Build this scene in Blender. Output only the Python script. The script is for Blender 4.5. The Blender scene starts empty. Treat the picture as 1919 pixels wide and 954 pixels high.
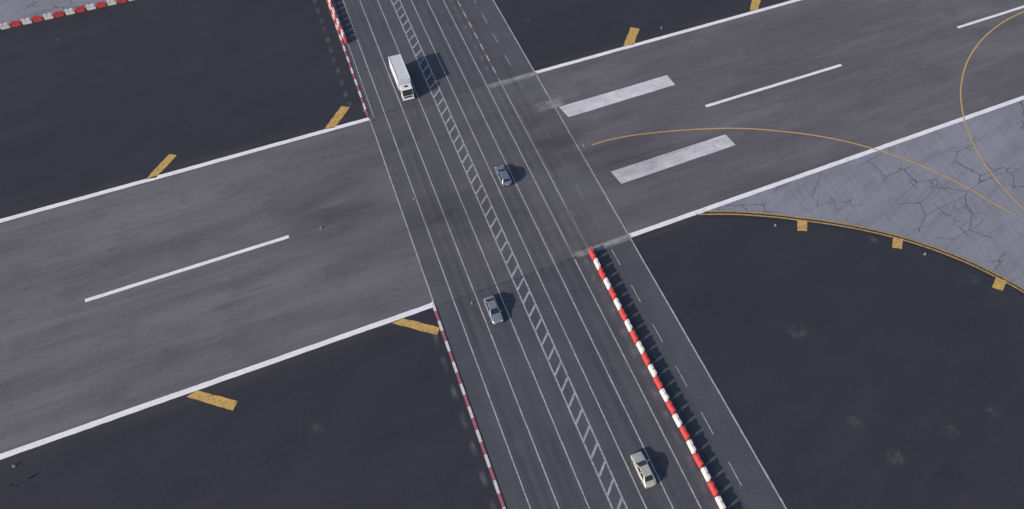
import bpy, bmesh, math, random
from mathutils import Vector, Matrix
random.seed(7)
scene=bpy.context.scene
scene.view_settings.view_transform='Standard'
scene.view_settings.look='None'; scene.view_settings.exposure=0
# ---------------------------------------------------------------- survey: the viewpoint over the airfield
F=1279.0; H=94.8; W0,H0=1919.0,954.0
v1=Vector((5024,-1721,F)); v2=Vector((-819,-1838,F))
Xc=v1.normalized(); Zc=v1.cross(v2).normalized()
if Zc.y>0: Zc=-Zc
Yc=Zc.cross(Xc)
def G(u,v,z=0.0):
    d=Vector((u-960,v-477,F)); t=(H-z)/(-d.dot(Zc))
    return Vector((d.dot(Xc)*t,d.dot(Yc)*t,z))
rd=Vector((v2.dot(Xc),v2.dot(Yc),0)).normalized()      # road direction
RH=math.atan2(rd.y,rd.x)
def K(k,Y):
    p=G(141+k*(477+1361),477); return Vector((p.x+rd.x/rd.y*(Y-p.y),Y,0))
def KV(k,v): return G(141+k*(v+1361),v)
YLO=(G(812,572).y+G(1183,441).y)/2; YHI=(G(697,222).y+G(1007,135).y)/2
# ---------------------------------------------------------------- materials
E=0.745
def A(r,g,b,e=None):
    f=lambda c:((c/255)/12.92 if c/255<=0.04045 else (((c/255)+0.055)/1.055)**2.4)
    e=e or E
    return (min(f(r)/e*1.065,.9),min(f(g)/e*1.0,.9),min(f(b)/e*.985,.9),1)
def surf(name,base,layers=(),rough=.9,spec=.25,metal=0,bump=None,coat=0):
    m=bpy.data.materials.new(name); m.use_nodes=True; nt=m.node_tree; N=nt.nodes; L=nt.links
    b=N['Principled BSDF']; b.inputs['Roughness'].default_value=rough
    b.inputs['Specular IOR Level'].default_value=spec; b.inputs['Metallic'].default_value=metal
    b.inputs['Coat Weight'].default_value=coat
    tc=N.new('ShaderNodeTexCoord')
    rgb=N.new('ShaderNodeRGB'); rgb.outputs[0].default_value=base; cur=rgb.outputs[0]
    for i,l in enumerate(layers):
        mp=N.new('ShaderNodeMapping'); mp.vector_type='TEXTURE'
        s=l['size']; mp.inputs['Scale'].default_value=(s[0],s[1],s[2] if len(s)>2 else min(s))
        mp.inputs['Rotation'].default_value=(0,0,l.get('rot',0)); mp.inputs['Location'].default_value=(i*13.7,i*7.3,0) if l.get('kind')!='grad' else (l.get('x0',0),0,0)
        L.new(tc.outputs['Object'],mp.inputs['Vector'])
        kind=l.get('kind','noise')
        if kind=='noise':
            t=N.new('ShaderNodeTexNoise'); t.inputs['Scale'].default_value=1; t.inputs['Detail'].default_value=l.get('detail',3)
            t.inputs['Roughness'].default_value=l.get('nr',.55); t.inputs['Distortion'].default_value=l.get('dist',0)
            L.new(mp.outputs[0],t.inputs['Vector']); val=t.outputs['Fac']
        elif kind=='crack':
            nz=N.new('ShaderNodeTexNoise'); nz.inputs['Scale'].default_value=l.get('wob',2.5); nz.inputs['Detail'].default_value=4
            L.new(mp.outputs[0],nz.inputs['Vector'])
            ad=N.new('ShaderNodeMix'); ad.data_type='RGBA'; ad.blend_type='LINEAR_LIGHT'; ad.inputs[0].default_value=l.get('wamt',.18)
            L.new(mp.outputs[0],ad.inputs[6]); L.new(nz.outputs['Color'],ad.inputs[7])
            t=N.new('ShaderNodeTexVoronoi'); t.feature='DISTANCE_TO_EDGE'; t.inputs['Scale'].default_value=1; t.inputs['Randomness'].default_value=l.get('rnd',1)
            L.new(ad.outputs[2],t.inputs['Vector']); val=t.outputs['Distance']
        elif kind=='brick':
            nz=N.new('ShaderNodeTexNoise'); nz.inputs['Scale'].default_value=l.get('wob',3); nz.inputs['Detail'].default_value=3
            L.new(mp.outputs[0],nz.inputs['Vector'])
            ad=N.new('ShaderNodeMix'); ad.data_type='RGBA'; ad.blend_type='LINEAR_LIGHT'; ad.inputs[0].default_value=l.get('wamt',0)
            L.new(mp.outputs[0],ad.inputs[6]); L.new(nz.outputs['Color'],ad.inputs[7])
            t=N.new('ShaderNodeTexBrick'); t.inputs['Scale'].default_value=1; t.offset=l.get('off',0)
            t.inputs['Brick Width'].default_value=1; t.inputs['Row Height'].default_value=l.get('row',1)
            t.inputs['Mortar Size'].default_value=l.get('mortar',.02); t.inputs['Mortar Smooth'].default_value=.3
            t.inputs['Color1'].default_value=(0,0,0,1);t.inputs['Color2'].default_value=(l.get('alt',0),)*3+(1,);t.inputs['Mortar'].default_value=(1,1,1,1)
            L.new(ad.outputs[2],t.inputs['Vector']); val=t.outputs['Color']
        elif kind=='grad':
            sp=N.new('ShaderNodeSeparateXYZ'); L.new(mp.outputs[0],sp.inputs[0]); val=sp.outputs[l.get('axis',0)]
        mr=N.new('ShaderNodeMapRange'); mr.inputs['From Min'].default_value=l['lo']; mr.inputs['From Max'].default_value=l['hi']
        mr.inputs['To Min'].default_value=0; mr.inputs['To Max'].default_value=l.get('amt',1); L.new(val,mr.inputs['Value'])
        fac=mr.outputs[0]
        if 'mask' in l:
            q=l['mask']; m2=N.new('ShaderNodeTexNoise'); m2.inputs['Scale'].default_value=1/q[0]; m2.inputs['Detail'].default_value=2
            L.new(tc.outputs['Object'],m2.inputs['Vector'])
            r2=N.new('ShaderNodeMapRange'); r2.inputs['From Min'].default_value=q[1]; r2.inputs['From Max'].default_value=q[2]; L.new(m2.outputs['Fac'],r2.inputs['Value'])
            mu=N.new('ShaderNodeMath'); mu.operation='MULTIPLY'; L.new(fac,mu.inputs[0]); L.new(r2.outputs[0],mu.inputs[1]); fac=mu.outputs[0]
        mx=N.new('ShaderNodeMix'); mx.data_type='RGBA'; L.new(fac,mx.inputs[0]); L.new(cur,mx.inputs[6]); mx.inputs[7].default_value=l['col']
        cur=mx.outputs[2]
    L.new(cur,b.inputs['Base Color'])
    if bump:
        t=N.new('ShaderNodeTexNoise'); t.inputs['Scale'].default_value=1/bump[0]; t.inputs['Detail'].default_value=4
        L.new(tc.outputs['Object'],t.inputs['Vector']); bp=N.new('ShaderNodeBump'); bp.inputs['Distance'].default_value=bump[1]; bp.inputs['Strength'].default_value=1
        L.new(t.outputs['Fac'],bp.inputs['Height']); L.new(bp.outputs[0],b.inputs['Normal'])
    return m
def soft(name,col,amax,fu=.3,fv=.3,nsize=(1,1),rot=0,lo=.3,hi=.7,detail=3):
    """stained / scrubbed area: fades out to its edges over the pavement below"""
    m=bpy.data.materials.new(name); m.use_nodes=True; nt=m.node_tree; N=nt.nodes; L=nt.links
    b=N['Principled BSDF']; b.inputs['Roughness'].default_value=.9; b.inputs['Specular IOR Level'].default_value=.2
    b.inputs['Base Color'].default_value=col
    uv=N.new('ShaderNodeUVMap'); uv.uv_map='UVMap'; sp=N.new('ShaderNodeSeparateXYZ'); L.new(uv.outputs[0],sp.inputs[0])
    def fall(o,f):
        a=N.new('ShaderNodeMath'); a.operation='SUBTRACT'; a.inputs[0].default_value=1; L.new(o,a.inputs[1])
        c=N.new('ShaderNodeMath'); c.operation='MINIMUM'; L.new(o,c.inputs[0]); L.new(a.outputs[0],c.inputs[1])
        r=N.new('ShaderNodeMapRange'); r.interpolation_type='SMOOTHSTEP'; r.inputs['From Max'].default_value=f; L.new(c.outputs[0],r.inputs['Value']); return r.outputs[0]
    p=N.new('ShaderNodeMath'); p.operation='MULTIPLY'; L.new(fall(sp.outputs[0],fu),p.inputs[0]); L.new(fall(sp.outputs[1],fv),p.inputs[1])
    tc=N.new('ShaderNodeTexCoord'); mp=N.new('ShaderNodeMapping'); mp.vector_type='TEXTURE'; mp.inputs['Scale'].default_value=(nsize[0],nsize[1],1); mp.inputs['Rotation'].default_value=(0,0,rot)
    L.new(tc.outputs['Object'],mp.inputs[0]); t=N.new('ShaderNodeTexNoise'); t.inputs['Scale'].default_value=1; t.inputs['Detail'].default_value=detail; t.inputs['Roughness'].default_value=.55; L.new(mp.outputs[0],t.inputs[0])
    r=N.new('ShaderNodeMapRange'); r.inputs['From Min'].default_value=lo; r.inputs['From Max'].default_value=hi; r.inputs['To Max'].default_value=amax; L.new(t.outputs['Fac'],r.inputs['Value'])
    q=N.new('ShaderNodeMath'); q.operation='MULTIPLY'; L.new(p.outputs[0],q.inputs[0]); L.new(r.outputs[0],q.inputs[1])
    L.new(q.outputs[0],b.inputs['Alpha']); return m

DK=A(38,40,48)
m_ground=surf('dark_asphalt',DK,[
  dict(size=(38,22),rot=.3,lo=.35,hi=.7,col=A(44,45,53),amt=.9),
  dict(size=(14,5),rot=.25,lo=.45,hi=.75,col=A(34,36,44),amt=.8,detail=5),
  dict(size=(26,.7),rot=.05,lo=.55,hi=.8,col=A(52,52,59),amt=.3,detail=3),
  dict(size=(.35,.35),lo=.35,hi=.7,col=A(50,51,59),amt=.4,detail=3),
  dict(size=(5,3),lo=.5,hi=.8,col=A(60,60,66),amt=.4,detail=5,mask=(40,.45,.65)),
 ],bump=(.25,.012))
m_runway=surf('runway_asphalt',A(86,84,88),[
  dict(kind='grad',size=(1,1),x0=0,lo=20,hi=60,col=A(72,71,75),amt=.9),
  dict(kind='grad',size=(1,1),x0=0,lo=85,hi=150,col=A(86,85,89),amt=.8),
  dict(kind='grad',size=(1,1),x0=0,lo=-8,hi=14,col=A(68,68,72),amt=.5),
  dict(size=(45,9),rot=.03,lo=.38,hi=.66,col=A(100,98,102),amt=.7,detail=5),
  dict(size=(34,5),rot=.0,lo=.44,hi=.68,col=A(66,65,69),amt=.7,detail=6,nr=.62),
  dict(size=(25,.5),rot=.02,lo=.45,hi=.8,col=A(104,102,106),amt=.28,detail=4),
  dict(size=(30,.9),rot=-.02,lo=.5,hi=.75,col=A(58,57,61),amt=.38,detail=4),
  dict(size=(9,5),lo=.5,hi=.68,col=A(62,61,65),amt=.5,detail=7,nr=.65),
  dict(size=(1.6,1.0),lo=.6,hi=.72,col=A(54,54,57),amt=.55,detail=4,mask=(25,.45,.62)),
  dict(size=(.3,.3),lo=.35,hi=.7,col=A(102,100,104),amt=.35),
 ],bump=(.25,.012))
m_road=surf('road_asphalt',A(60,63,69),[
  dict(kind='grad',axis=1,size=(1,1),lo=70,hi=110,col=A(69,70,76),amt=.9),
  dict(size=(26,2.5),rot=RH,lo=.4,hi=.72,col=A(77,79,84),amt=.5,detail=5),
  dict(size=(20,1.6),rot=RH,lo=.5,hi=.78,col=A(50,52,58),amt=.45,detail=5,nr=.6),
  dict(size=(6,5),lo=.45,hi=.72,col=A(53,54,60),amt=.5,detail=6,nr=.62),
  dict(size=(1.4,1.1),lo=.62,hi=.72,col=A(45,46,51),amt=.5,detail=4,mask=(15,.5,.62)),
  dict(size=(.3,.3),lo=.35,hi=.7,col=A(81,82,88),amt=.4),
  dict(size=(5,5),lo=.5,hi=.72,col=A(76,77,82),amt=.5,detail=6),
 ],bump=(.2,.012))
m_cross=surf('crossing_asphalt',A(70,70,74),[
  dict(kind='grad',size=(1,1),lo=28,hi=44,col=A(83,83,86),amt=.9),
  dict(size=(22,3),rot=RH,lo=.45,hi=.75,col=A(85,84,88),amt=.4,detail=5),
  dict(size=(24,5),rot=0,lo=.45,hi=.75,col=A(60,60,64),amt=.5,detail=5,nr=.6),
  dict(size=(10,6),rot=.3,lo=.5,hi=.72,col=A(58,58,62),amt=.5,detail=6,nr=.6),
  dict(size=(7,4),rot=.0,lo=.5,hi=.7,col=A(89,88,89),amt=.4,detail=6,nr=.6),
  dict(size=(1.4,1.1),lo=.6,hi=.7,col=A(49,48,52),amt=.5,detail=4,mask=(15,.5,.62)),
  dict(size=(.3,.3),lo=.35,hi=.7,col=A(88,87,91),amt=.35),
 ],bump=(.2,.012))
m_conc=surf('apron_concrete',A(115,117,126),[
  dict(size=(30,20),lo=.35,hi=.65,col=A(107,108,116),amt=.8),
  dict(size=(7,.35),rot=1.25,lo=.4,hi=.7,col=A(128,130,139),amt=.5,detail=4),
  dict(size=(5,.5),rot=1.25,lo=.5,hi=.75,col=A(98,100,107),amt=.45,detail=4),
  dict(size=(16,5),rot=.2,lo=.48,hi=.68,col=A(97,97,104),amt=.6,detail=7,nr=.6,dist=.6),
  dict(size=(14,1.0),rot=.35,lo=.52,hi=.7,col=A(95,96,102),amt=.4,detail=5),
  dict(size=(6,6),rot=.06,kind='brick',mortar=.008,lo=0,hi=1,col=A(80,82,91),amt=.5,wamt=.002),
  dict(size=(12,3),rot=.06,kind='brick',off=.37,mortar=.010,lo=0,hi=1,col=A(66,69,80),amt=.7,wamt=.012,wob=3,mask=(12,.54,.56)),
  dict(size=(11,4.5),rot=.2,kind='crack',wamt=.10,wob=3.5,lo=.014,hi=.006,col=A(58,62,76),amt=.8,mask=(12,.50,.53)),
  dict(size=(4,2.2),rot=.25,kind='crack',wamt=.14,wob=3,lo=.028,hi=.012,col=A(58,62,76),amt=.6,mask=(9,.62,.64)),
 ],bump=(.3,.01))
def paint(name,c,under,wear=.5,lo=.55,hi=.7):
    return surf(name,c,[dict(size=(3,1.2),lo=.35,hi=.7,col=tuple(x*.8 for x in c[:3])+(1,),amt=.6,detail=5),
      dict(size=(.5,.5),lo=lo,hi=hi,col=under,amt=wear,detail=5,nr=.7),
      dict(size=(6,.3),rot=0,lo=.55,hi=.75,col=under,amt=wear*.7,detail=4)],rough=.8)
m_white=paint('runway_white_paint',A(203,202,206),A(120,119,123),.5)
m_lane=paint('road_white_paint',A(156,157,163),A(86,87,92),.8,.42,.7)
m_lane2=paint('median_paint',A(144,147,154),A(80,82,88),.85,.44,.7)
m_lane3=paint('worn_dash_paint',A(122,123,128),A(78,79,83),.9,.42,.65)
m_yel=paint('yellow_paint',A(174,143,80),A(92,84,68),.7,.48,.66)
m_yell=paint('edge_yellow_paint',A(160,134,82),A(88,82,68),.75,.44,.66)
m_yel2=paint('worn_yellow_paint',A(168,142,90),A(106,98,84),.6,.5,.7)
m_redp=paint('red_kerb_paint',A(146,84,90),A(92,76,82),.6,.5,.7)
m_whp=paint('white_kerb_paint',A(186,181,185),A(122,118,122),.5,.5,.7)
m_pink=paint('worn_red_paint',A(108,86,93),A(75,74,79),.8,.42,.65)
m_sealed=surf('sealed_edge',A(35,36,42),[dict(size=(.5,.5),lo=.4,hi=.7,col=A(46,46,50),amt=.6)])

# ---------------------------------------------------------------- mesh helpers
class MB:
    def __init__(s): s.v=[];s.f=[];s.m=[];s.uv=[]
    def poly(s,pts,mi=0,uvs=None):
        i=len(s.v); s.v+= [tuple(p) for p in pts]; s.f.append(list(range(i,i+len(pts)))); s.m.append(mi)
        s.uv+= uvs if uvs else [(p[0],p[1]) for p in pts]
    def ribbon(s,pts,w,z,mi=0,jit=0):
        n=len(pts); Ls=[];Rs=[]
        for i,p in enumerate(pts):
            a=pts[max(i-1,0)]; b=pts[min(i+1,n-1)]; t=(Vector(b)-Vector(a)); t.z=0; t.normalize(); q=Vector((-t.y,t.x,0))
            j1=random.uniform(-jit,jit); j2=random.uniform(-jit,jit)
            l=Vector(p)+q*(w/2+j1); r=Vector(p)-q*(w/2+j2); l.z=r.z=z; Ls.append(l);Rs.append(r)
        for i in range(n-1): s.poly([Rs[i],Rs[i+1],Ls[i+1],Ls[i]],mi,[(i/(n-1),0),((i+1)/(n-1),0),((i+1)/(n-1),1),(i/(n-1),1)])
    def obj(s,name,mats,parent=None,**kw):
        me=bpy.data.meshes.new(name); me.from_pydata(s.v,[],s.f)
        uvl=me.uv_layers.new(name='UVMap')
        for k,u in enumerate(s.uv): uvl.data[k].uv=u
        for m in (mats if isinstance(mats,(list,tuple)) else [mats]): me.materials.append(m)
        for p,mi in zip(me.polygons,s.m): p.material_index=mi
        o=bpy.data.objects.new(name,me); scene.collection.objects.link(o)
        if parent: o.parent=parent
        for a,b in kw.items(): o[a]=b
        return o
def seg(a,b,n):
    a=Vector(a);b=Vector(b); return [a.lerp(b,i/n) for i in range(n+1)]
def catmull(P,n=8):
    P=[Vector(p) for p in P]; out=[]; Q=[2*P[0]-P[1]]+P+[2*P[-1]-P[-2]]
    for i in range(1,len(Q)-2):
        for k in range(n):
            t=k/n; a,b,c,d=Q[i-1:i+3]
            out.append(.5*((2*b)+(c-a)*t+(2*a-5*b+4*c-d)*t*t+(3*b-a-3*c+d)*t**3))
    out.append(P[-1]); return out
def zz(p,z): return Vector((p[0],p[1],z))

# ---------------------------------------------------------------- ground and pavements
b=MB(); S=9000; b.poly([(-S,-S,0),(S,-S,0),(S,S,0),(-S,S,0)])
ground=b.obj('ground',m_ground,kind='structure')
b=MB(); b.poly([(-600,YLO,.010),(900,YLO,.010),(900,YHI,.010),(-600,YHI,.010)])
runway=b.obj('runway',m_runway,kind='structure')
curve=[G(*p) for p in [(1305,402),(1380,402),(1450,407),(1500,413),(1560,421),(1620,432),(1690,449),(1760,472),(1830,501),(1919,548),(2010,610),(2110,700)]]
cv=catmull(curve,6)
b=MB()
pts=[zz(Vector((cv[0].x,YLO,0)),.005)]+[zz(p,.005) for p in cv]+[zz(cv[-1]+Vector((60,-60,0)),.005),(600,-60,.005),(600,YLO,.005)]
b.poly(pts); apron=b.obj('apron',m_conc,kind='structure')
q0=G(-5,50);q1=G(250,-4); dv=(q1-q0).normalized(); nv=Vector((-dv.y,dv.x,0)); 
b=MB(); a0=q0-dv*150; a1=q0+dv*34.5
b.poly([zz(p,.005) for p in (a0,a1,a1+nv*90,a0+nv*90)]); b.obj('apron',m_conc,kind='structure')
KL,KR=.3478,.5765
def strip(k0,k1,Y0,Y1,z,mb,mi=0,n=1):
    mb.poly([zz(K(k0,Y0),z),zz(K(k1,Y0),z),zz(K(k1,Y1),z),zz(K(k0,Y1),z)],mi,[(0,0),(1,0),(1,1),(0,1)])
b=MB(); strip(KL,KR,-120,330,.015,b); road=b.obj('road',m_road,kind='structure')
b=MB(); strip(KL,KR,YLO-.6,YHI+.6,.020,b); crossing=b.obj('road_crossing',m_cross,kind='structure')
# ---------------------------------------------------------------- runway markings
z=.045
XL0=K(KL,YLO).x; XR0=K(KR,YLO).x; XL1=K(KL,YHI).x; XR1=K(KR,YHI).x
b=MB()
for (y,xl,xr) in ((YLO,XL0,XR0),(YHI,XL1,XR1)):
    for xa,xb in ((-600,xl),(xr,900)):
        n=int((xb-xa)/1.2); b.ribbon(seg((xa,y,0),(xb,y,0),n),.9,z,jit=.03)
b.obj('edge_line',m_white,runway)
b=MB()
for p,q in (((160,564),(542,443.5)),((1323,199.5),(1577,122)),((1795,52),(2060,-32))):
    p,q=G(*p),G(*q); b.ribbon(seg(p,q,30),.68,z,jit=.02)
b.obj('centre_line',m_white,runway)
def quad(pix,mat,name,parent,z=.045,jit=.05,n=10):
    P=[G(*p) for p in pix]; mb=MB()
    t=[P[0].lerp(P[1],i/n) for i in range(n+1)]; u=[P[3].lerp(P[2],i/n) for i in range(n+1)]
    w=(P[3]-P[0]).normalized()
    t=[zz(x+w*random.uniform(-jit,jit),z) for x in t]; u=[zz(x+w*random.uniform(-jit,jit),z) for x in u]
    for i in range(n): mb.poly([t[i],u[i],u[i+1],t[i+1]],0,[(i/n,0),(i/n,1),((i+1)/n,1),((i+1)/n,0)])
    mb.f=[f[::-1] for f in mb.f]
    return mb.obj(name,mat,parent)
m_thr=surf('threshold_paint',A(174,173,178),[dict(size=(8,.25),rot=0,lo=.4,hi=.75,col=A(142,141,147),amt=.8,detail=5),dict(size=(.5,.4),lo=.5,hi=.72,col=A(120,119,123),amt=.7,detail=5),dict(size=(3,2),lo=.4,hi=.7,col=A(193,192,196),amt=.6)],rough=.85)
quad([(1048,201),(1250,141),(1266,159),(1066,220)],m_thr,'threshold_marking',runway)
quad([(1145,322),(1360,252),(1379,272),(1165,345)],m_thr,'threshold_marking',runway)
for q in ([(274,336),(318,289),(333,291),(293,333)],[(608,243),(640,199),(657,201),(628,239)],
          [(1168,87),(1183,51),(1199,54),(1188,84)],[(1405,20),(1412,-9),(1428,-6),(1421,18)],
          [(734,606),(757,597),(826,614),(820,628)],[(350,744),(370,731),(446,752),(437,770)]):
    if q[0][0] in (734,350): q=[q[1],q[2],q[3],q[0]]
    quad(q,m_yel,'shoulder_marking',runway,jit=.09)
for q in ([(1494,413),(1513,415),(1513,433),(1495,433)],[(1674,444),(1693,448),(1690,467),(1672,464)],[(1867,520),(1887,527),(1879,545),(1859,539)]):
    quad(q,m_yel,'edge_block_marking',apron,z=.053,jit=.07,n=5)
def offset_line(d):
    o=[]
    for i,p in enumerate(cv):
        t=(cv[min(i+1,len(cv)-1)]-cv[max(i-1,0)]).normalized(); o.append(p+Vector((-t.y,t.x,0))*d)
    return o
b=MB(); b.ribbon(offset_line(-.1)[1:],1.3,.043,jit=.05); b.obj('sealed_edge',m_sealed,apron)
b=MB(); b.ribbon(cv,.30,.047); b.ribbon(offset_line(.62)[2:],.28,.049); b.obj('yellow_edge_line',m_yell,apron)
b=MB(); b.ribbon(catmull([G(*p) for p in [(1110,272),(1140,263),(1200,252),(1300,243),(1390,241),(1480,248),(1560,260),(1640,280),(1720,308),(1800,345),(1860,380),(1903,403)]]),.30,.05)
b.ribbon(catmull([G(*p) for p in [(2150,-40),(2040,-18),(1960,7),(1919,22),(1880,42),(1840,75),(1812,118),(1801,165),(1803,202),(1812,240),(1835,290),(1870,340),(1919,392),(1980,440)]]),.30,.052)
b.obj('taxi_line',m_yel2,runway)
# ---------------------------------------------------------------- road markings
z=.040
b=MB()
for k,w in ((.3688,.19),(.392,.19),(.4165,.19),(.4628,.19),(.4845,.19),(.507,.19)):
    b.ribbon(seg(K(k,-110),K(k,320),300),w,z,jit=.02)
b.ribbon(seg(K(.5262,YLO),K(.5262,320),150),.19,z,jit=.02)
b.ribbon(seg(K(KL+.0008,YLO),K(KL+.0008,YHI),50),.22,z,jit=.02)
b.ribbon(seg(K(.3545,YHI),K(.3545,320),50),.15,z,jit=.02)
b.ribbon(seg(K(KR-.0008,-110),K(KR-.0008,320),300),.25,z,jit=.02)
b.obj('lane_line',m_lane,road)
b=MB(); ka,kb=.4352,.4470
b.ribbon(seg(K(ka,-110),K(ka,320),250),.27,z); b.ribbon(seg(K(kb,-110),K(kb,320),250),.27,z)
Y=-108
while Y<318:
    b.ribbon([K(ka+.0007,Y),K(kb-.0007,Y+1.6)],.34,z+.004); Y+=2.7
b.obj('median_hatching',m_lane2,road)
b=MB(); vs=[35,72,113,155,202,251,302,357,417,482,550,624,705,793,888]
Ys=[KV(.55,v).y for v in vs]; pitch=(Ys[0]-Ys[-1])/(len(Ys)-1)
Ys+= [Ys[0]+pitch*i for i in range(1,20)]+[Ys[-1]-pitch*i for i in range(1,10)]
for Y in Ys: b.ribbon(seg(K(.55,Y-1.75),K(.55,Y+1.75),4),.14,z,mi=1 if YLO<Y<YHI else 0)
b.obj('dashed_line',[m_lane,m_lane3],road)
b=MB(); Y=YHI+1.2; i=0
while Y<320:
    b.ribbon(seg(K(.5262,Y),K(.5262,Y+1.8),2),.32,z+.005,mi=i%2); Y+=2.0; i+=1
b.obj('red_dashed_line',[m_pink,m_lane],road)
def kerb(Y0,Y1):
    mb=MB(); Y=Y0; i=0
    while Y<Y1:
        L=(1.9,1.9)[i%2]; a0,a1=K(KL-.0016,Y),K(KL-.0016,Y+L-.03); b0,b1=K(KL+.0010,Y),K(KL+.0010,Y+L-.03); h=.12; mi=i%2
        mb.poly([zz(a0,h),zz(b0,h),zz(b1,h),zz(a1,h)],mi); mb.poly([zz(a0,0),zz(a0,h),zz(a1,h),zz(a1,0)],mi); mb.poly([zz(b0,0),zz(b1,0),zz(b1,h),zz(b0,h)],mi)
        mb.poly([zz(a0,0),zz(b0,0),zz(b0,h),zz(a0,h)],mi); mb.poly([zz(a1,0),zz(a1,h),zz(b1,h),zz(b1,0)],mi)
        Y+=L; i+=1
    mb.obj('kerb',[m_redp,m_whp],kind='structure')
kerb(-110,YLO-.6); kerb(YHI+.8,300)
# ---------------------------------------------------------------- stains, scrubbed markings
ZD=[.0540]
def stain(pts,mat,parent,name='stain'):
    ZD[0]+=.0005; z=ZD[0]; mb=MB(); mb.poly([zz(p,z) for p in pts],0,[(0,0),(1,0),(1,1),(0,1)]); return mb.obj(name,mat,parent)
s_light=soft('scrubbed_light',A(112,113,119),.6,.45,.4,(1.2,1.2))
s_lightr=soft('scrubbed_line',A(136,136,138),.9,.12,.4,(2.5,.8),0,.2,.55)
s_lightw=soft('scrubbed_wide',A(106,105,107),.6,.3,.5,(5,2),0,.25,.6)
s_patch=soft('repair_patch',A(100,99,100),.6,.2,.2,(5,3),0,.28,.65,5)
s_lane=soft('tyre_track',A(48,50,55),.18,.5,.04,(1.5,16),RH-math.pi/2,.35,.7)
s_edge=soft('edge_dust',A(78,76,78),.45,.5,.02,(12,1.5),0,.3,.65)
s_faint=soft('faint_patch',A(92,94,101),.65,.45,.4,(1.5,1.5),0,.25,.7)
s_thr=soft('scrubbed_threshold',A(132,131,134),.9,.2,.2,(3,.8),0,.2,.6)
s_crd=soft('crossing_dark',A(50,50,53),.34,.5,.5,(16,4),.0,.3,.7,5)
def along(x0,x1,y,w): return [(x0,y-w/2,0),(x1,y-w/2,0),(x1,y+w/2,0),(x0,y+w/2,0)]
x=G(1080,475).x
stain(along(x-4,XR0+.5,YLO+1.2,6),s_lightw,road); stain(along(x-1,XR0+.6,YLO-.1,1.8),s_lightr,road); stain(along(x-1,XR0+.6,YLO,1.2),s_lightr,road)
x=G(912,152).x
stain(along(x-1,XR1+.6,YHI-.3,1.9),s_lightr,road); stain(along(x,XR1+.6,YHI-.2,1.3),s_lightr,road)
s_seam=soft('seam',A(44,45,49),.35,.05,.5,(4,.6)); stain(along(XL0,G(1085,475).x,YLO-.5,.6),s_seam,road); stain(along(XL1,G(912,152).x,YHI+.5,.6),s_seam,road)
stain([G(*p) for p in ((1004,214),(1066,198),(1054,180),(992,196))],s_thr,road)
def patch(k0,k1,Ya,Yb,m): stain([K(k0,Ya),K(k1,Ya),K(k1,Yb),K(k0,Yb)],m,road,'repair_patch')
patch(.526,.576,YHI-16,YHI-7,s_patch); patch(.528,.576,YHI-27,YHI-18,s_patch); patch(.505,.5765,YLO+.5,YLO+11,s_patch)
patch(.485,.507,YLO+3,YLO+12,s_patch)
stain([G(*p) for p in ((1085,190),(1225,150),(1200,134),(1068,170))],s_light,runway)
stain([G(*p) for p in ((700,500),(1040,430),(980,320),(680,380))],s_crd,road)
stain([G(*p) for p in ((940,330),(1160,350),(1120,180),(900,190))],s_crd,road)
stain([G(*p) for p in ((1040,400),(1420,290),(1330,190),(1020,250))],s_crd,runway)
stain([G(*p) for p in ((480,540),(810,470),(730,270),(430,360))],s_crd,runway)
for k in (.380,.404,.4735,.4957,.5165,.538):
    for dk in (-.0052,.0052):
        w=.0045
        stain([K(k+dk-w,-110),K(k+dk+w,-110),K(k+dk+w,320),K(k+dk-w,320)],s_lane,road,'tyre_track')
for (y,sgn) in ((YHI,1),(YLO,-1)):
    for xa,xb in ((-300,(XL1 if sgn>0 else XL0)-.5),(XR1 if sgn>0 else XR0,500 if sgn>0 else cv[0].x)):
        a,b_=sorted((y-sgn*1.0,y+sgn*3.2))
        mb=MB(); mb.poly([(xa,a,.03),(xb,a,.03),(xb,b_,.03),(xa,b_,.03)],0,[(0,0),(0,1),(1,1),(1,0)]); mb.obj('dust',s_edge,ground)
Y=YLO-2
while Y>-60:
    stain([K(.513,Y-1.2),K(.5225,Y-1.2),K(.5225,Y+1.2),K(.513,Y+1.2)],s_light,road,'scrubbed_mark'); Y-=3.7+random.uniform(-.3,.3)
Y=YLO-6
while Y>-60:
    stain([K(.335,Y-1.8),K(.3435,Y-1.8),K(.3435,Y+1.8),K(.335,Y+1.8)],s_faint,ground,'scrubbed_mark'); Y-=4.6+random.uniform(-.3,.3)
Y=YHI+5
while Y<300:
    stain([K(.325,Y-1.4),K(.335,Y-1.4),K(.335,Y+1.4),K(.325,Y+1.4)],s_faint,ground,'scrubbed_mark')
    stain([K(.514,Y-1.4),K(.5225,Y-1.4),K(.5225,Y+1.4),K(.514,Y+1.4)],s_light,road,'scrubbed_mark'); Y+=3.6+random.uniform(-.3,.3)
s_p=soft('removed_square',A(86,86,91),.6,.4,.4,(1.1,1.1),0,.33,.7,5)
for (u,v,r) in ((1495,622,18),(1603,790,13),(1680,858,16),(1783,808,12),(1858,772,12),(598,803,11),(1820,523,12),(1635,450,10),(110,75,10),(370,15,10),(990,38,10)):
    c=G(u,v); w=r*.1
    stain([c+Vector(q)*w*1.15 for q in ((-1,-.8,0),(1,-1,0),(1,.8,0),(-1,1,0))],s_p,ground,'removed_marking')

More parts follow.
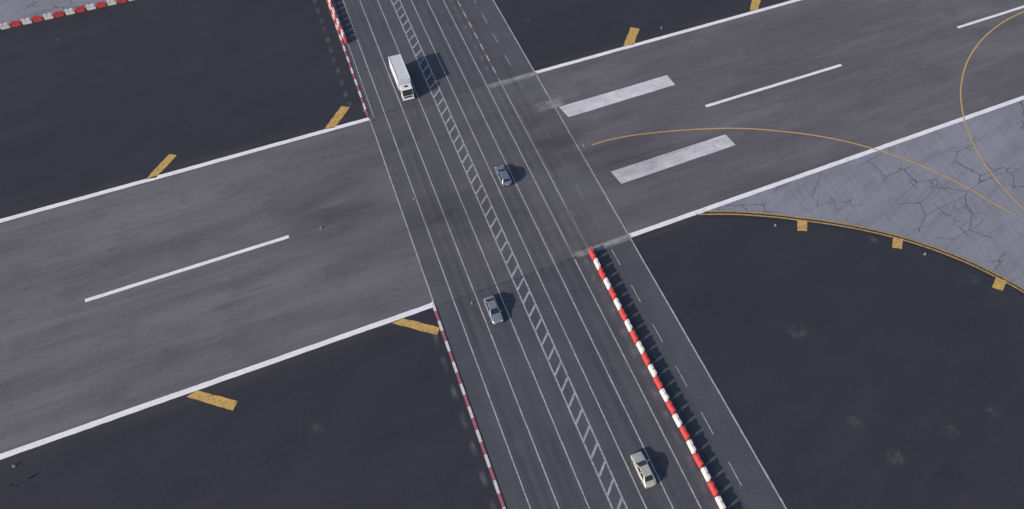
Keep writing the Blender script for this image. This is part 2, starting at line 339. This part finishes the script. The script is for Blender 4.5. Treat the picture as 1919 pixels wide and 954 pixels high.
# ---------------------------------------------------------------- object helpers
def plain(name,c,rough=.5,metal=0,spec=.5,coat=0,grime=.0):
    return surf(name,c,[dict(size=(.4,.4,.4),lo=.4,hi=.75,col=tuple(x*.7 for x in c[:3])+(1,),amt=.25+grime,detail=4)],rough=rough,metal=metal,spec=spec,coat=coat)
m_glass=plain('window_glass',(.02,.025,.03,1),.08,spec=.8)
m_tyre=plain('tyre_rubber',(.02,.02,.02,1),.85)
m_rim=plain('alloy_rim',(.35,.35,.37,1),.35,.7)
m_blk=plain('black_plastic',(.025,.025,.028,1),.6)
m_lamp=plain('headlight_lens',(.6,.62,.65,1),.15,.3)
m_tail=plain('tail_lamp_lens',(.35,.02,.02,1),.25)
m_chrome=plain('chrome_trim',(.55,.55,.57,1),.25,.9)
m_plate=plain('plate',(.7,.7,.68,1),.5)
def mkobj(name,bm,mat,parent,smooth=False):
    me=bpy.data.meshes.new(name); bm.normal_update(); bm.to_mesh(me); bm.free(); me.materials.append(mat)
    if smooth:
        for p in me.polygons: p.use_smooth=True
    o=bpy.data.objects.new(name,me); scene.collection.objects.link(o)
    if parent: o.parent=parent
    return o
def box(name,size,loc,mat,parent,bev=.02,taper=None):
    bm=bmesh.new(); bmesh.ops.create_cube(bm,size=1)
    for v in bm.verts:
        if taper and v.co.z>0: v.co.x*=taper[0]; v.co.y*=taper[1]
        v.co=Vector((v.co.x*size[0]+loc[0],v.co.y*size[1]+loc[1],v.co.z*size[2]+loc[2]))
    if bev: bmesh.ops.bevel(bm,geom=bm.edges[:],offset=bev,segments=2,affect='EDGES',profile=.6)
    return mkobj(name,bm,mat,parent)
def cylx(name,r,w,loc,mat,parent,r2=None,seg_=20,bev=.0):
    bm=bmesh.new(); bmesh.ops.create_cone(bm,cap_ends=True,segments=seg_,radius1=r,radius2=r2 or r,depth=w,matrix=Matrix.Rotation(math.pi/2,4,'Y'))
    if bev: bmesh.ops.bevel(bm,geom=[e for e in bm.edges if len(e.link_faces)==2 and e.calc_face_angle(0)>1],offset=bev,segments=2,affect='EDGES')
    bmesh.ops.translate(bm,vec=loc,verts=bm.verts[:]); return mkobj(name,bm,mat,parent)
def wheel(x,y,r,w,parent):
    t=cylx('wheel',r,w,(x,y,r),m_tyre,parent,bev=.03); s=1 if x>0 else -1
    cylx('rim',r*.62,.03,(x+s*(w/2+.006),y,r),m_rim,t,seg_=16); return t
def loft(name,st,mat,parent,sub=2):
    bm=bmesh.new(); rings=[]
    for (y,half) in st:
        full=half+[(-x,z) for (x,z) in half[::-1] if abs(x)>1e-6]
        rings.append([bm.verts.new((x,y,z)) for x,z in full])
    n=len(rings[0])
    for a,c in zip(rings,rings[1:]):
        for i in range(n): bm.faces.new((a[i],a[(i+1)%n],c[(i+1)%n],c[i]))
    bm.faces.new(rings[0]); bm.faces.new(rings[-1][::-1]); bmesh.ops.recalc_face_normals(bm,faces=bm.faces[:])
    o=mkobj(name,bm,mat,parent,True); m=o.modifiers.new('s','SUBSURF'); m.levels=sub; m.render_levels=sub; return o
def pane(name,c4,u0,u1,v0,v1,mat,parent,off=.012,n=3):
    """glass pane on the quad c4 (bl,br,tr,tl)"""
    c=[Vector(p) for p in c4]; nrm=(c[1]-c[0]).cross(c[3]-c[0]).normalized()
    f=lambda u,v:(c[0].lerp(c[1],u)).lerp(c[3].lerp(c[2],u),v)+nrm*off
    bm=bmesh.new(); g=[[bm.verts.new(f(u0+(u1-u0)*i/n,v0+(v1-v0)*j/n)) for i in range(n+1)] for j in range(n+1)]
    for j in range(n):
        for i in range(n): bm.faces.new((g[j][i],g[j][i+1],g[j+1][i+1],g[j+1][i]))
    return mkobj(name,bm,mat,parent)
def hring(w,zt,zb=.22):
    return [(0,zt),(.5*w,zt-.005),(.82*w,zt-.03),(.97*w,zt-.13),(w,zt*.55+zb*.45),(.97*w,zb+.1),(.86*w,zb),(0,zb)]
def car(pos,heading,mat,kind,label,roofmat=None,sc=1.06):
    root=bpy.data.objects.new('car',None); scene.collection.objects.link(root); root.empty_display_size=.5
    hb=kind=='hatchback'
    if hb: prof=[(2.08,.50,.52),(2.02,.66,.74),(1.7,.83,.85),(1.0,.96,.88),(0,.99,.89),(-1.0,1.0,.89),(-1.75,.99,.87),(-2.02,.90,.80),(-2.1,.66,.66)]; cb=(1.0,-2.0,.05,-1.55); wb=1.28;ends=(2.08,-2.1)
    else: prof=[(2.34,.52,.60),(2.27,.68,.78),(1.9,.83,.88),(1.0,.95,.91),(0,.98,.92),(-1.0,1.0,.92),(-1.9,1.01,.89),(-2.24,.93,.82),(-2.34,.72,.70)]; cb=(1.05,-1.8,.2,-1.05); wb=1.4; ends=(2.34,-2.34)
    loft('body',[(y,hring(w,zt)) for y,zt,w in prof],mat,root)
    z0=.93; z1=1.47 if hb else 1.43; hw0=.80; hw1=.60
    B=[(-hw0,cb[1],z0),(hw0,cb[1],z0),(hw0,cb[0],z0),(-hw0,cb[0],z0)]; T=[(-hw1,cb[3],z1),(hw1,cb[3],z1),(hw1,cb[2],z1),(-hw1,cb[2],z1)]
    bm=bmesh.new(); vb=[bm.verts.new(p) for p in B]; vt=[bm.verts.new(p) for p in T]
    for i in range(4): bm.faces.new((vb[i],vb[(i+1)%4],vt[(i+1)%4],vt[i]))
    bm.faces.new(vt); bm.faces.new(vb[::-1]); bmesh.ops.bevel(bm,geom=[e for e in bm.edges if e.verts[0].co.z>z0+.1 or e.verts[1].co.z>z0+.1],offset=.05,segments=3,affect='EDGES')
    cab=mkobj('roof',bm,roofmat or mat,root,False)
    pane('windshield',(B[2],B[3],T[3],T[2]),.07,.93,.1,.93,m_glass,root)
    pane('rear_window',(B[0],B[1],T[1],T[0]),.09,.91,.15 if not hb else .25,.9,m_glass,root)
    for fc in ((B[1],B[2],T[2],T[1]),(B[3],B[0],T[0],T[3])):
        for a,c in ((.12,.49),(.53,.88)): pane('side_window',fc,a,c,.16,.86,m_glass,root)
    for sx in (-1,1):
        for y in (wb,-wb):
            wheel(sx*.80,y,.32,.22,root)
            cylx('wheel_arch',.38,.02,(sx*.905 if not hb else sx*.875,y,.37),m_blk,root,seg_=24)
        box('headlight',(.34,.16,.13),(sx*.58,ends[0]-.17,.64),m_lamp,root,.03)
        box('tail_lamp',(.3,.14,.16),(sx*.60,ends[1]+.15,.80),m_tail,root,.03)
        box('wing_mirror',(.2,.1,.13),(sx*1.0,.78,.99),mat,root,.03)
        box('door_handle',(.02,.16,.03),(sx*.915,-.05 ,.80),m_chrome,root,.005)
    box('grille',(.62,.06,.2),(0,ends[0]-.02,.50),m_blk,root,.02)
    box('bumper',(1.3,.1,.16),(0,ends[0]-.06,.32),m_blk,root,.04); box('bumper',(1.3,.1,.16),(0,ends[1]+.06,.34),m_blk,root,.04)
    box('number_plate',(.5,.02,.11),(0,ends[1]-.015,.62),m_plate,root,.003)
    root.location=(pos[0],pos[1],.02); root.rotation_euler=(0,0,heading-math.pi/2); root.scale=(sc,sc,sc)
    root['label']=label; root['category']='car'; root['group']='cars crossing the runway'
    return root
c_blue=plain('slate_blue_metallic',(.20,.25,.32,1),.32,.45,coat=.6)
c_silv=plain('grey_silver_metallic',(.33,.35,.38,1),.3,.55,coat=.6)
c_beig=plain('champagne_metallic',(.58,.54,.46,1),.34,.35,coat=.6)
car(G(943,329,.6),RH,c_blue,'hatchback','slate blue hatchback driving over the runway crossing',sc=1.14)
car(G(925,581,.6),RH+math.pi,c_silv,'sedan','dark silver saloon car just past the runway crossing',sc=1.08)
car(G(1206,880,.6),RH,c_beig,'sedan','pale champagne saloon car beside the red and white barriers')

# ---------------------------------------------------------------- truck
m_tw=plain('truck_white',(.72,.72,.72,1),.45); m_tw2=plain('truck_box_white',(.60,.60,.62,1),.6,grime=.25)
def truck():
    r=bpy.data.objects.new('box_truck',None); scene.collection.objects.link(r)
    box('cargo_box',(2.56,7.6,2.65),(0,-1.45,2.38),m_tw2,r,.02)
    for sx in (-1,1):
        box('roof_rail',(.09,7.5,.07),(sx*1.22,-1.45,3.74),m_tw,r,.01)
        box('side_skirt',(.06,3.2,.5),(sx*1.17,-.4,.72),m_blk,r,.02)
        for y in (3.4,-3.1): wheel(sx*1.02,y,.48,.34,r)
        box('mudguard',(.36,1.15,.06),(sx*1.03,-3.1,1.02),m_blk,r,.02)
        box('rear_door',(1.2,.04,2.4),(sx*.61,-5.275,2.38),m_tw,r,.01)
        box('headlight',(.42,.1,.22),(sx*.88,4.66,.82),m_lamp,r,.03)
        box('mirror',(.18,.14,.46),(sx*1.42,4.25,2.0),m_blk,r,.03)
        box('mirror_arm',(.36,.04,.04),(sx*1.25,4.3,2.15),m_blk,r,.01)
        box('tail_lamp',(.3,.06,.14),(sx*.95,-5.26,.82),m_tail,r,.02)
    for y in (-4.1,-2.8,-1.5,-.2,1.1): box('roof_seam',(2.3,.04,.015),(0,y,3.713),m_tw,r,0)
    box('chassis',(.9,8.8,.26),(0,-.7,.82),m_blk,r,.02)
    prof=[(2.78,.55),(4.62,.55),(4.70,1.3),(4.30,2.35),(4.0,2.66),(2.78,2.70)]
    bm=bmesh.new(); a=[bm.verts.new((-1.15,y,z)) for y,z in prof]; c=[bm.verts.new((1.15,y,z)) for y,z in prof]; n=len(prof)
    for i in range(n): bm.faces.new((a[i],a[(i+1)%n],c[(i+1)%n],c[i]))
    bm.faces.new(a[::-1]); bm.faces.new(c); bmesh.ops.recalc_face_normals(bm,faces=bm.faces[:])
    bmesh.ops.bevel(bm,geom=bm.edges[:],offset=.05,segments=3,affect='EDGES'); cab=mkobj('cab',bm,m_tw,r)
    pane('windshield',((1.15,4.70,1.3),(-1.15,4.70,1.3),(-1.15,4.30,2.35),(1.15,4.30,2.35)),.05,.95,.05,.97,m_glass,cab)
    for sx in (-1,1):
        q=[(sx*1.15,3.2,1.5),(sx*1.15,4.4,1.5),(sx*1.15,4.12,2.3),(sx*1.15,3.2,2.3)]
        if sx<0: q=[q[1],q[0],q[3],q[2]]
        pane('side_window',q,.03,.97,.03,.97,m_glass,cab)
    box('sun_visor',(2.1,.28,.06),(0,4.40,2.47),m_blk,cab,.02)
    box('grille',(1.5,.06,.42),(0,4.70,1.04),m_blk,cab,.02)
    box('bumper',(2.36,.22,.36),(0,4.70,.50),m_tw,cab,.05)
    box('roof_hatch',(.7,.5,.06),(0,3.45,2.72),m_blk,cab,.02)
    r['label']='white box truck with a dark windscreen driving along the road'; r['category']='truck'
    return r
tr=truck()
front=G(767,189); tr.location=(front.x+rd.x*4.7,front.y+rd.y*4.7,.02); tr.rotation_euler=(0,0,RH+math.pi-math.pi/2)

# ---------------------------------------------------------------- barriers
m_bred=plain('red_plastic',A(170,62,62),.65,grime=.35,spec=.25); m_bwh=plain('cream_white_plastic',A(188,183,180),.65,grime=.4,spec=.25)
def barrier_mesh(mat):
    bm=bmesh.new(); Lh=.95
    # a straight wedge body with low interlocking ends and a lifting slot in the top
    secs=[(-Lh,.23,.16,.62),(-Lh+.13,.23,.16,.62),(-Lh+.14,.26,.18,1.15),(-.26,.26,.18,1.15),(-.25,.26,.17,1.08),(.25,.26,.17,1.08),(.26,.26,.18,1.15),(Lh-.14,.26,.18,1.15),(Lh-.13,.23,.16,.62),(Lh,.23,.16,.62)]
    rings=[]
    for y,hb,ht,h in secs:
        p=[(-hb,0),(-hb,.2),(-ht-.03,.36),(-ht,h),(ht,h),(ht+.03,.36),(hb,.2),(hb,0)]
        rings.append([bm.verts.new((x,y,z)) for x,z in p])
    for a,c in zip(rings,rings[1:]):
        for i in range(8): bm.faces.new((a[i],a[(i+1)%8],c[(i+1)%8],c[i]))
    bm.faces.new(rings[0]); bm.faces.new(rings[-1][::-1]); bmesh.ops.recalc_face_normals(bm,faces=bm.faces[:])
    me=bpy.data.meshes.new('barrier'); bm.to_mesh(me); bm.free(); me.materials.append(mat); return me
bmR,bmW=barrier_mesh(m_bred),barrier_mesh(m_bwh)
tmp=box('filler_cap',(.12,.12,.05),(0,0,1.095),m_blk,None,.01); capme=tmp.data; bpy.data.objects.remove(tmp)
def barrier(p,ang,red,group,lab):
    o=bpy.data.objects.new('traffic_barrier',bmR if red else bmW); scene.collection.objects.link(o)
    o.location=(p.x,p.y,.016); o.rotation_euler=(0,0,ang-math.pi/2+random.uniform(-.04,.04))
    o['label']=('red' if red else 'white')+' plastic water-filled barrier '+lab; o['category']='traffic barrier'; o['group']=group
    c=bpy.data.objects.new('filler_cap',capme); scene.collection.objects.link(c); c.parent=o
P0=KV(.5262,480); P1=KV(.5240,945); n=21; step=(P1-P0)/n
for i in range(0,36):
    p=P0+step*i+Vector((random.uniform(-.06,.06),0,0)); barrier(p,RH,i%2==0,'barrier row dividing the road','in the row along the road shoulder')
P0=G(648,78); P1=G(617,0); d=(P1-P0).normalized()
for i in range(0,16): barrier(P0+d*2.08*i,math.atan2(d.y,d.x),i%2==0,'barrier row on the road edge','in the row beside the painted kerb')
P0=G(12,53); P1=G(231,4); d=(P1-P0).normalized(); st=(P1-P0).length/11
for i in range(-5,13): barrier(P0+d*st*i,math.atan2(d.y,d.x),i%2==1,'barrier row at the apron edge','in the row along the concrete apron')

# ---------------------------------------------------------------- airfield lights and small post
m_cbase=plain('light_base_concrete',A(110,110,110),.8); m_lens=plain('lamp_glass',(.45,.45,.47,1),.2)
def light(p):
    bm=bmesh.new(); bmesh.ops.create_cone(bm,cap_ends=True,segments=16,radius1=.22,radius2=.2,depth=.06,matrix=Matrix.Translation((0,0,.03)))
    o=mkobj('edge_light',bm,m_cbase,None); o.location=(p.x,p.y,.02)
    bm=bmesh.new(); bmesh.ops.create_cone(bm,cap_ends=True,segments=10,radius1=.05,radius2=.04,depth=.2,matrix=Matrix.Translation((0,0,.15))); mkobj('stem',bm,m_blk,o)
    bm=bmesh.new(); bmesh.ops.create_uvsphere(bm,u_segments=12,v_segments=8,radius=.10,matrix=Matrix.Translation((0,0,.3))); mkobj('lens',bm,m_lens,o,True)
    o['label']='small elevated airfield edge light on a round base'; o['category']='airfield light'; o['group']='airfield edge lights'
for q in ((27,874),(684,208),(885,569),(776,374),(1094,274),(1240,53),(1453,423),(1733,477),(602,428)): light(G(*q))
post=box('marker_post',(.06,.06,.8),(0,0,.4),m_blk,None,.01); pp=G(28,912); post.location=(pp.x,pp.y,0)
box('marker_head',(.5,.16,.42),(0,0,.98),m_blk,post,.03); box('base_plate',(.35,.35,.04),(0,0,.02),m_blk,post,.01)
post['label']='small black marker on a thin post on dark asphalt'; post['category']='marker post'

# ---------------------------------------------------------------- light
el=math.radians(22.5); az=math.radians(13)
ld=Vector((math.cos(el)*math.cos(az),math.cos(el)*math.sin(az),-math.sin(el)))
sd=bpy.data.lights.new('sun','SUN'); sd.energy=4.5; sd.angle=math.radians(.5); sd.color=(1,.94,.87)
so=bpy.data.objects.new('sun',sd); scene.collection.objects.link(so); so.rotation_euler=ld.to_track_quat('-Z','Y').to_euler(); so.location=(-50,0,80)
w=bpy.data.worlds.new('World'); scene.world=w; w.use_nodes=True; nt=w.node_tree
sky=nt.nodes.new('ShaderNodeTexSky'); sky.sky_type='NISHITA'; sky.sun_disc=False; sky.sun_elevation=el
sky.sun_rotation=math.atan2(-ld.x,-ld.y)
nt.links.new(sky.outputs[0],nt.nodes['Background'].inputs['Color']); nt.nodes['Background'].inputs['Strength'].default_value=.15
# ---------------------------------------------------------------- camera
cd=bpy.data.cameras.new('camera'); co=bpy.data.objects.new('camera',cd); scene.collection.objects.link(co)
cd.sensor_width=36; cd.lens=F/W0*36; cd.clip_end=20000; cd.clip_start=1
M=Matrix(((Xc.x,-Xc.y,-Xc.z,0),(Yc.x,-Yc.y,-Yc.z,0),(Zc.x,-Zc.y,-Zc.z,H),(0,0,0,1)))
co.matrix_world=M; scene.camera=co
